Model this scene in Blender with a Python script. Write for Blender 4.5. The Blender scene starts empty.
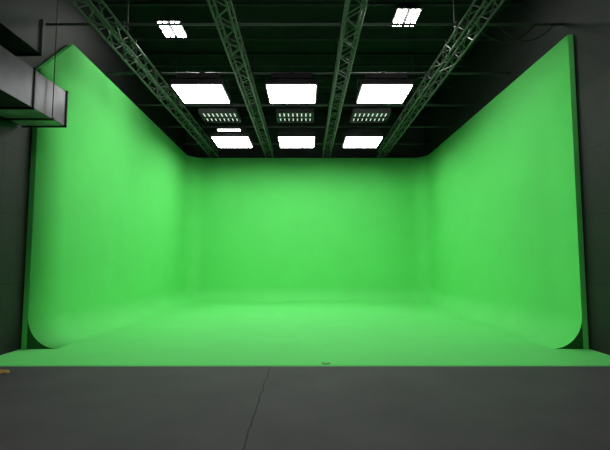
import bpy, bmesh, math, random
from mathutils import Vector, Matrix
random.seed(4)
sc = bpy.context.scene
sc.view_settings.view_transform = 'Standard'

# ---------------------------------------------------------------- materials
def mat(name, col, rough=0.6, metal=0.0, var=0.0, scale=3.0, emit=None, es=0.0, bump=0.0, bscale=60, spec=0.5):
    m = bpy.data.materials.new(name); m.use_nodes = True
    nt = m.node_tree; b = nt.nodes['Principled BSDF']
    b.inputs['Base Color'].default_value = (*col, 1)
    b.inputs['Roughness'].default_value = rough
    b.inputs['Metallic'].default_value = metal
    b.inputs['Specular IOR Level'].default_value = spec
    tc = nt.nodes.new('ShaderNodeTexCoord')
    if var > 0:
        n = nt.nodes.new('ShaderNodeTexNoise'); n.inputs['Scale'].default_value = scale
        n.inputs['Detail'].default_value = 6
        nt.links.new(tc.outputs['Object'], n.inputs['Vector'])
        r = nt.nodes.new('ShaderNodeValToRGB')
        r.color_ramp.elements[0].position = 0.3; r.color_ramp.elements[1].position = 0.7
        r.color_ramp.elements[0].color = (*[c*(1-var) for c in col], 1)
        r.color_ramp.elements[1].color = (*[min(1, c*(1+var)) for c in col], 1)
        nt.links.new(n.outputs['Fac'], r.inputs['Fac'])
        nt.links.new(r.outputs['Color'], b.inputs['Base Color'])
    if bump > 0:
        n2 = nt.nodes.new('ShaderNodeTexNoise'); n2.inputs['Scale'].default_value = bscale
        nt.links.new(tc.outputs['Object'], n2.inputs['Vector'])
        bp = nt.nodes.new('ShaderNodeBump'); bp.inputs['Strength'].default_value = bump
        bp.inputs['Distance'].default_value = 0.01
        nt.links.new(n2.outputs['Fac'], bp.inputs['Height'])
        nt.links.new(bp.outputs['Normal'], b.inputs['Normal'])
    if emit:
        b.inputs['Emission Color'].default_value = (*emit, 1)
        b.inputs['Emission Strength'].default_value = es
    return m

GREEN = mat('chroma_green_paint', (0.155, 0.755, 0.185), 0.85, var=0.02, scale=1.0, spec=0.2)
GREEN_CAP_SHADE = mat('chroma_green_shaded_cap', (0.010, 0.13, 0.02), 0.9)  # darker green for the cove end caps, their shade painted into the colour
BLACK = mat('black_metal', (0.010, 0.010, 0.012), 0.55, spec=0.3)
TRUSS = mat('truss_dark_aluminium', (0.10, 0.088, 0.098), 0.45, metal=0.2)
PIPE = mat('black_pipe_paint', (0.06, 0.055, 0.065), 0.5)
CEIL = mat('black_ceiling_paint', (0.015, 0.012, 0.019), 0.85, var=0.3, scale=0.8, spec=0.2)
JOIST = mat('joist_paint', (0.024, 0.018, 0.028), 0.7, spec=0.2)
DUCT = mat('galvanised_sheet', (0.045, 0.045, 0.05), 0.36, metal=0.6, var=0.3, scale=3, bump=0.15, bscale=4)
DUCTU = mat('bare_sheet_underside', (0.40, 0.40, 0.41), 0.4, metal=0.5)
FLANGE = mat('duct_flange', (0.02, 0.02, 0.02), 0.5, metal=0.5)
LED = mat('led_diffuser', (0.9, 0.9, 0.9), 0.5, emit=(1.0, 0.97, 0.98), es=14.5)
LEDS = mat('led_small', (0.9, 0.9, 0.9), 0.5, emit=(0.97, 1.0, 0.92), es=66)
TUBE = mat('dimmed_fluorescent_tube', (0.75, 0.77, 0.77), 0.3, emit=(1, 0.95, 1), es=0.6)
ORANGE = mat('yellow_cable_jacket', (0.75, 0.5, 0.12), 0.5)
BRASS = mat('floor_plate', (0.06, 0.40, 0.07), 0.5)

def wallmat(name, col):
    m = mat(name, col, 0.6, spec=0.3)
    nt = m.node_tree; b = nt.nodes['Principled BSDF']
    tc = nt.nodes.new('ShaderNodeTexCoord')
    sp = nt.nodes.new('ShaderNodeSeparateXYZ'); nt.links.new(tc.outputs['Object'], sp.inputs[0])
    cb = nt.nodes.new('ShaderNodeCombineXYZ')
    ad = nt.nodes.new('ShaderNodeMath'); ad.operation = 'ADD'
    nt.links.new(sp.outputs['X'], ad.inputs[0]); nt.links.new(sp.outputs['Y'], ad.inputs[1])
    nt.links.new(ad.outputs[0], cb.inputs['X']); nt.links.new(sp.outputs['Z'], cb.inputs['Y'])
    br = nt.nodes.new('ShaderNodeTexBrick')
    br.offset = 0.0
    br.inputs['Scale'].default_value = 1.0
    br.inputs['Brick Width'].default_value = 2.44; br.inputs['Row Height'].default_value = 1.22
    br.inputs['Mortar Size'].default_value = 0.010
    br.inputs['Color1'].default_value = (*col, 1)
    br.inputs['Color2'].default_value = (*[c*0.7 for c in col], 1)
    br.inputs['Mortar'].default_value = (*[c*0.15 for c in col], 1)
    nt.links.new(cb.outputs[0], br.inputs['Vector'])
    n = nt.nodes.new('ShaderNodeTexNoise'); n.inputs['Scale'].default_value = 2.5; n.inputs['Detail'].default_value = 8
    nt.links.new(tc.outputs['Object'], n.inputs['Vector'])
    mx = nt.nodes.new('ShaderNodeMix'); mx.data_type = 'RGBA'; mx.blend_type = 'MULTIPLY'
    mx.inputs['Factor'].default_value = 0.6
    nt.links.new(br.outputs['Color'], mx.inputs['A']); nt.links.new(n.outputs['Fac'], mx.inputs['B'])
    rz = nt.nodes.new('ShaderNodeMapRange'); rz.inputs['From Min'].default_value = 4.8; rz.inputs['From Max'].default_value = 4.95
    nt.links.new(sp.outputs['Z'], rz.inputs['Value'])
    m2 = nt.nodes.new('ShaderNodeMix'); m2.data_type = 'RGBA'
    nt.links.new(rz.outputs['Result'], m2.inputs['Factor']); nt.links.new(mx.outputs['Result'], m2.inputs['A'])
    m2.inputs['B'].default_value = (0.009, 0.008, 0.010, 1)
    nt.links.new(m2.outputs['Result'], b.inputs['Base Color'])
    return m
WALL = wallmat('dark_grey_wall_panels', (0.029, 0.025, 0.029))
WALLB = mat('black_wall_paint', (0.010, 0.009, 0.013), 0.8, var=0.2)

def floormat():
    m = bpy.data.materials.new('grey_painted_concrete'); m.use_nodes = True
    nt = m.node_tree; b = nt.nodes['Principled BSDF']; L = nt.links
    b.inputs['Roughness'].default_value = 0.75
    b.inputs['Specular IOR Level'].default_value = 0.2
    tc = nt.nodes.new('ShaderNodeTexCoord')
    n = nt.nodes.new('ShaderNodeTexNoise'); n.inputs['Scale'].default_value = 1.3; n.inputs['Detail'].default_value = 9
    L.new(tc.outputs['Object'], n.inputs['Vector'])
    r = nt.nodes.new('ShaderNodeValToRGB')
    r.color_ramp.elements[0].position = 0.3; r.color_ramp.elements[1].position = 0.72
    r.color_ramp.elements[0].color = (0.070, 0.059, 0.072, 1); r.color_ramp.elements[1].color = (0.090, 0.077, 0.092, 1)
    L.new(n.outputs['Fac'], r.inputs['Fac'])
    n3 = nt.nodes.new('ShaderNodeTexNoise'); n3.inputs['Scale'].default_value = 9; n3.inputs['Detail'].default_value = 4
    L.new(tc.outputs['Object'], n3.inputs['Vector'])
    r3 = nt.nodes.new('ShaderNodeMapRange'); r3.inputs['From Min'].default_value = 0.66; r3.inputs['From Max'].default_value = 0.74
    r3.inputs['To Max'].default_value = 0.3
    L.new(n3.outputs['Fac'], r3.inputs['Value'])
    ms = nt.nodes.new('ShaderNodeMix'); ms.data_type = 'RGBA'
    L.new(r3.outputs['Result'], ms.inputs['Factor']); L.new(r.outputs['Color'], ms.inputs['A']); ms.inputs['B'].default_value = (0.13, 0.12, 0.13, 1)
    sp = nt.nodes.new('ShaderNodeSeparateXYZ'); L.new(tc.outputs['Object'], sp.inputs[0])
    n1 = nt.nodes.new('ShaderNodeTexNoise'); n1.inputs['Scale'].default_value = 2.2; n1.inputs['Detail'].default_value = 5
    L.new(tc.outputs['Object'], n1.inputs['Vector'])
    w = nt.nodes.new('ShaderNodeMath'); w.operation = 'MULTIPLY_ADD'; w.inputs[1].default_value = 0.09; w.inputs[2].default_value = 0.485
    L.new(n1.outputs['Fac'], w.inputs[0])
    a = nt.nodes.new('ShaderNodeMath'); a.operation = 'ADD'; L.new(sp.outputs['X'], a.inputs[0]); L.new(w.outputs[0], a.inputs[1])
    ab = nt.nodes.new('ShaderNodeMath'); ab.operation = 'ABSOLUTE'; L.new(a.outputs[0], ab.inputs[0])
    lt = nt.nodes.new('ShaderNodeMath'); lt.operation = 'LESS_THAN'; lt.inputs[1].default_value = 0.008; L.new(ab.outputs[0], lt.inputs[0])
    mx = nt.nodes.new('ShaderNodeMix'); mx.data_type = 'RGBA'
    L.new(lt.outputs[0], mx.inputs['Factor']); L.new(ms.outputs['Result'], mx.inputs['A']); mx.inputs['B'].default_value = (0.02, 0.02, 0.02, 1)
    L.new(mx.outputs['Result'], b.inputs['Base Color'])
    return m
FLOOR = floormat()

# ---------------------------------------------------------------- builder
class B:
    def __init__(s): s.bm = bmesh.new(); s.mats = []
    def mi(s, m):
        if m not in s.mats: s.mats.append(m)
        return s.mats.index(m)
    def box(s, x0, x1, y0, y1, z0, z1, m):
        i = s.mi(m)
        vs = [s.bm.verts.new(p) for p in [(x0,y0,z0),(x1,y0,z0),(x1,y1,z0),(x0,y1,z0),(x0,y0,z1),(x1,y0,z1),(x1,y1,z1),(x0,y1,z1)]]
        for f in [(3,2,1,0),(4,5,6,7),(0,1,5,4),(1,2,6,5),(2,3,7,6),(3,0,4,7)]:
            s.bm.faces.new([vs[k] for k in f]).material_index = i
    def tube(s, p, q, r, m, seg=6, r2=None):
        i = s.mi(m); p = Vector(p); q = Vector(q); d = (q-p)
        if d.length < 1e-6: return
        d.normalize(); u = d.orthogonal().normalized(); v = d.cross(u)
        if r2 is None: r2 = r
        A = []; C = []
        for k in range(seg):
            t = 2*math.pi*k/seg; o = u*math.cos(t)+v*math.sin(t)
            A.append(s.bm.verts.new(p+o*r)); C.append(s.bm.verts.new(q+o*r2))
        for k in range(seg):
            f = s.bm.faces.new([A[k], A[(k+1)%seg], C[(k+1)%seg], C[k]]); f.material_index = i; f.smooth = seg > 6
        s.bm.faces.new(A[::-1]).material_index = i; s.bm.faces.new(C).material_index = i
    def path(s, pts, r, m, seg=8):
        for a, b in zip(pts[:-1], pts[1:]): s.tube(a, b, r, m, seg)
    def done(s, name):
        me = bpy.data.meshes.new(name)
        bmesh.ops.recalc_face_normals(s.bm, faces=s.bm.faces)
        s.bm.to_mesh(me); s.bm.free()
        for m in s.mats: me.materials.append(m)
        o = bpy.data.objects.new(name, me); sc.collection.objects.link(o)
        return o

W = 5.10; YF = 8.4; YB = 18.8; H = 6.0; CZ = 8.2; RW = 5.21; Y0 = -4.0; YR = 19.3
CT = CZ-.004
# ---------------------------------------------------------------- room shell
b = B(); b.box(-RW-.2, RW+.2, Y0-.2, YR+.2, -0.2, 0, FLOOR); b.done('floor')
b = B(); b.box(-RW-.2, RW+.2, Y0-.2, YR+.2, CZ, CZ+.2, CEIL); b.done('ceiling')
b = B(); b.box(-RW-.2, -RW, Y0, YR, 0, CZ, WALL); b.done('wall_left')
b = B(); b.box(RW, RW+.2, Y0, YR, 0, CZ, WALL); b.done('wall_right')
b = B(); b.box(-RW-.2, RW+.2, YR, YR+.2, 0, CZ, WALLB); b.done('wall_back')
b = B(); b.box(-RW-.2, RW+.2, Y0-.2, Y0, 0, CZ, WALLB); b.done('wall_front')

# ---------------------------------------------------------------- cyclorama
def cyclorama():
    bm = bmesh.new(); R = 0.58; RC = 0.64; zt = 0.012; NC = 14; TH = .10
    def ring(d, z):
        pts = []; w = W-d; yb = YB-d; rc = max(RC-d, 0.02)
        n = 12
        ye = yb-rc
        ys = ([YF, 9.5] + [9.5+(ye-9.5)*k/(n-2) for k in range(1, n-1)])[:-1]
        for k, yy in enumerate(ys):
            zz = z
            if z >= H: zz = 5.3 if k == 0 else z+.40*(1-(yy-YF)/(ye-YF))  # higher near end, notched for the duct
            pts.append((-w, yy, zz))
        for k in range(NC+1):
            t = math.pi - (math.pi/2)*k/NC
            pts.append((-w+rc+rc*math.cos(t), ye+rc*math.sin(t), z))
        for k in range(1, n): pts.append((-w+rc+(2*w-2*rc)*k/n, yb, z))
        for k in range(NC+1):
            t = math.pi/2 - (math.pi/2)*k/NC
            pts.append((w-rc+rc*math.cos(t), ye+rc*math.sin(t), z))
        for yy in reversed(ys): pts.append((w, yy, z))
        pts = [((x*(1-.047*(y-YF)/(YB-YF)) if x < 0 else x), y, zz) for x, y, zz in pts]
        return [bm.verts.new(p) for p in pts]
    rings = []
    NA = 18
    for k in range(NA+1):
        a = math.pi/2*k/NA
        rings.append(ring(R*(1-math.sin(a)), zt+R*(1-math.cos(a))))
    for z in (1.5, 3, 4.5, H): rings.append(ring(0, z))
    nsm = len(rings)
    rings.append(ring(-TH, H)); rings.append(ring(-TH, 0.0))
    for i in range(len(rings)-1):
        A, C = rings[i], rings[i+1]
        for k in range(len(A)-1):
            f = bm.faces.new([A[k], A[k+1], C[k+1], C[k]]); f.smooth = i < nsm-1
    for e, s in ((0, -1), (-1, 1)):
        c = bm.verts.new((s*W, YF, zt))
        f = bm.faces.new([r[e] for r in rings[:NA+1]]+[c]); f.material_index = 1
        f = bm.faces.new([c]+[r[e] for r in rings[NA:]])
    x0, x1, y0, y1 = -RW+.003, RW-.003, 7.1, YB
    vs = [bm.verts.new(p) for p in [(x0,y0-.02,0),(x1,y0-.02,0),(x1,y1,0),(x0,y1,0),(x0,y0,zt),(x1,y0,zt),(x1,y1,zt),(x0,y1,zt)]]
    for f in [(3,2,1,0),(4,5,6,7),(0,1,5,4),(1,2,6,5),(2,3,7,6),(3,0,4,7)]: bm.faces.new([vs[k] for k in f])
    me = bpy.data.meshes.new('green_screen_cyclorama'); bm.to_mesh(me); bm.free()
    me.materials.append(GREEN); me.materials.append(GREEN_CAP_SHADE)
    o = bpy.data.objects.new('green_screen_cyclorama', me); sc.collection.objects.link(o)
cyclorama()

# ---------------------------------------------------------------- ceiling joists
b = B(); y = Y0+0.8
while y < YR:
    zb = CZ-0.42
    b.box(-RW, RW, y-.05, y+.05, CZ-.06, CZ, JOIST); b.box(-RW, RW, y-.05, y+.05, zb, zb+.05, JOIST)
    x = -RW; up = True
    while x < RW-.3:
        b.tube((x, y, zb+.03 if up else CZ-.03), (x+.4, y, CZ-.03 if up else zb+.03), .014, JOIST, 4); up = not up; x += .4
    y += 1.7
b.done('ceiling_joists')

# ---------------------------------------------------------------- trusses
def truss(x):
    b = B(); s = .15; z0 = 6.0; y0 = 2.5; y1 = 18.7; c = .024; dg = .012
    cor = [(-s, z0+.025), (s, z0+.025), (s, z0+.30), (-s, z0+.30)]
    for cx, cz in cor: b.tube((x+cx, y0, cz), (x+cx, y1, cz), c, TRUSS, 8)
    n = int((y1-y0)/.38); st = (y1-y0)/n
    for k in range(n):
        ya = y0+k*st; yb = ya+st
        for j in range(4):
            p, q = cor[j], cor[(j+1)%4]
            if k % 2: p, q = q, p
            b.tube((x+p[0], ya, p[1]), (x+q[0], yb, q[1]), dg, TRUSS, 5)
        if k % 6 == 0:
            for j in range(4):
                p, q = cor[j], cor[(j+1)%4]
                b.tube((x+p[0], ya, p[1]), (x+q[0], ya, q[1]), .018, TRUSS, 5)
    for yy in (4.5, 9.3, 13.0, 17.0):
        b.tube((x, yy, z0+.3), (x, yy, CT), .012, BLACK, 6)
        b.box(x-.2, x+.2, yy-.03, yy+.03, z0+.30, z0+.34, BLACK)
    b.done('lighting_truss')
for x in (-3.82, -1.5, .9, 3.22): truss(x)

# ---------------------------------------------------------------- cross pipes
PZ = 6.365
for yy in (8.7, 11.06, 13.4, 15.6, 17.9):
    b = B(); b.tube((-RW+.01, yy, PZ+.005), (RW-.01, yy, PZ+.005), .028, PIPE, 8)
    for x in (-3.82, -1.5, .9, 3.22): b.box(x-.19, x+.19, yy-.04, yy+.04, PZ-.045, PZ+.04, BLACK)
    b.done('lighting_pipe')

# ---------------------------------------------------------------- LED panels
def panel(cx, cy, w=1.18, d=1.16, z=5.84):
    b = B(); x0, x1, y0, y1 = cx-w/2, cx+w/2, cy-d/2, cy+d/2
    b.box(x0, x1, y0, y1, z-.04, z+.02, LED)
    f = .035
    b.box(x0-f, x0, y0-f, y1+f, z-.005, z+.12, BLACK); b.box(x1, x1+f, y0-f, y1+f, z-.005, z+.12, BLACK)
    b.box(x0, x1, y0-f, y0, z-.005, z+.12, BLACK); b.box(x0, x1, y1, y1+f, z-.005, z+.12, BLACK)
    b.box(x0, x1, y0, y1, z+.1, z+.12, BLACK)
    for k in range(5):
        xx = x0+.1+k*(w-.2)/4
        b.box(xx-.02, xx+.02, y0+.1, y1-.1, z+.12, z+.2, BLACK)
    for sx in (-1, 1):
        b.box(cx+sx*(w/2+.06)-.012, cx+sx*(w/2+.06)+.012, cy-.03, cy+.03, z+.02, z+.34, BLACK)
        b.tube((cx+sx*(w/2+.02), cy, z+.06), (cx+sx*(w/2+.08), cy, z+.06), .03, BLACK, 8)
    b.box(cx-w/2-.07, cx+w/2+.07, cy-.03, cy+.03, z+.33, z+.36, BLACK)
    b.tube((cx, cy, z+.35), (cx, cy, PZ-.02), .02, BLACK, 8)
    b.box(cx-.05, cx+.05, cy-.05, cy+.05, PZ-.05, PZ+.05, BLACK)
    b.box(cx-.5, cx+.5, cy-.5, cy-.2, z+.2, z+.32, BLACK)
    b.done('led_panel_light')
for cx in (-2.6, -.33, 1.98):
    panel(cx, 11.06); panel(cx+.04, 15.65, 1.22, 1.3)

# ---------------------------------------------------------------- fluorescent banks
def bank(cx, cy, w=1.1, d=.85, z=5.98):
    b = B()
    b.box(cx-w/2, cx+w/2, cy-d/2, cy+d/2, z+.09, z+.13, BLACK)
    for sx in (-1, 1): b.box(cx+sx*w/2-.015, cx+sx*w/2+.015, cy-d/2, cy+d/2, z, z+.13, BLACK)
    for sy in (-1, 1): b.box(cx-w/2, cx+w/2, cy+sy*d/2-.03, cy+sy*d/2+.03, z, z+.13, BLACK)
    for k in range(8):
        xx = cx-w/2+.09+k*(w-.18)/7
        b.tube((xx, cy-d/2+.03, z+.045), (xx, cy+d/2-.03, z+.045), .017, TUBE, 8)
    b.box(cx-w/2, cx+w/2, cy-.05, cy+.05, z-.01, z+.02, BLACK)
    for sx in (-.35, .35):
        b.tube((cx+sx, cy, z+.12), (cx+sx, cy, PZ), .012, BLACK, 6)
        b.box(cx+sx-.04, cx+sx+.04, cy-.045, cy+.045, PZ-.04, PZ+.05, BLACK)
    b.done('fluorescent_bank_light')
for cx in (-2.58, -.3, 1.98): bank(cx, 13.4)

b = B(); cx = -2.5; cy = 14.5
b.box(cx-.4, cx+.4, cy-.1, cy+.1, 5.93, 6.02, BLACK); b.box(cx-.36, cx+.36, cy-.08, cy+.08, 5.915, 5.93, LED)
for sx in (-.3, .3): b.tube((cx+sx, cy, 6.0), (cx+sx, cy, CT), .008, BLACK, 6)
b.done('led_batten_light')

# ---------------------------------------------------------------- high bays
def highbay(cx, cy, z=7.55):
    b = B()
    b.box(cx-.3, cx+.3, cy-.4, cy+.4, z+.03, z+.08, BLACK)
    for ex in (-.225, -.09, .09, .225):
        for ey in (-.2, .2):
            b.box(cx+ex-.035, cx+ex+.035, cy+ey-.15, cy+ey+.15, z, z+.03, LEDS)
    b.box(cx-.12, cx+.12, cy-.2, cy+.2, z+.08, z+.18, BLACK)
    b.tube((cx, cy, z+.15), (cx, cy, CT), .01, BLACK, 6)
    b.done('high_bay_light')
for p in ((-3.42, 11.15), (2.48, 10.6), (-3.42, 5.2), (2.48, 5.2), (-3.42, 2.4), (2.48, 2.4), (-3.42, -.5), (2.48, -.5)): highbay(*p)  # first pair is in view; the rest are unseen, added as front fill

# ---------------------------------------------------------------- ducts
b = B(); x0, x1, z0, z1 = -5.16, -4.37, 4.07, 4.70
b.box(x0, x1, 1.0, 8.05, z0, z1, DUCT)
b.box(x0+.02, x1-.02, 7.1, 8.0, z0-.006, z0, DUCTU)
for yy in (1.02, 3.4, 5.5, 7.05, 8.03):
    b.box(x0, x1+.02, yy-.015, yy+.015, z0-.025, z0+.001, FLANGE); b.box(x0, x1+.02, yy-.015, yy+.015, z1-.001, z1+.025, FLANGE)
    b.box(x1-.001, x1+.02, yy-.015, yy+.015, z0-.025, z1+.025, FLANGE)
for yy in (3.0, 7.5):
    b.tube((x1+.06, yy, z0-.05), (x1+.06, yy, CT), .008, BLACK, 6)
    b.box(x0, x1+.1, yy-.02, yy+.02, z0-.06, z0-.03, BLACK)
b.done('air_duct')
b = B()
b.box(-5.17, -4.66, .5, 7.7, 5.25, 5.85, BLACK)
for yy in (1.5, 3.2, 4.8, 6.3, 7.66):
    b.box(-5.17, -4.63, yy-.02, yy+.02, 5.22, 5.88, FLANGE)
for yy in (2.7, 6.5):
    b.tube((-4.63, yy, 5.2), (-4.63, yy, CT), .008, BLACK, 6); b.box(-5.17, -4.6, yy-.02, yy+.02, 5.19, 5.22, BLACK)
b.done('black_air_duct')

# ---------------------------------------------------------------- small things
b = B(); pts = []
for k in range(50):
    t = k/49*4*math.pi
    pts.append((-4.42+.13*math.cos(t)+.02*math.sin(3*t), 6.62+.09*math.sin(t), .013+.004*(k/8)))
pts += [(-4.6, 6.5, .02), (-4.9, 6.55, .02), (-5.1, 6.5, .02)]
b.path(pts, .012, ORANGE, 6); b.done('cable_coil')
b = B(); b.tube((.33, 7.22, .012), (.33, 7.22, .022), .07, BRASS, 20); b.tube((.33, 7.22, .022), (.33, 7.22, .028), .03, GREEN, 12); b.done('floor_pocket_cover')

def drape(p, q, sag):
    b = B()
    p = Vector(p); q = Vector(q); n = 16
    b.path([p.lerp(q, k/n)-Vector((0, 0, sag*4*(k/n)*(1-k/n))) for k in range(n+1)], .012, BLACK, 6)
    b.done('power_cable')
drape((-1.5, 11.15, 6.4), (-2.6, 11.15, 6.2), .1); drape((.9, 11.15, 6.4), (-.3, 11.15, 6.2), .1)
drape((3.2, 11.15, 6.4), (2.0, 11.15, 6.2), .12); drape((3.4, 8.68, 6.34), (4.6, 8.68, 6.34), .35)
drape((3.9, 8.72, 6.34), (5.0, 8.72, 6.34), .3)

# ---------------------------------------------------------------- world, camera
w = bpy.data.worlds.new('world'); sc.world = w; w.use_nodes = True
w.node_tree.nodes['Background'].inputs[0].default_value = (0.02, 0.025, 0.03, 1)
cam = bpy.data.cameras.new('camera'); cam.sensor_width = 36; cam.lens = 450/610*36
co = bpy.data.objects.new('camera', cam); sc.collection.objects.link(co)
co.location = (0, 0, 1.6); co.rotation_euler = (math.radians(90+4.7), 0, 0)
sc.camera = co
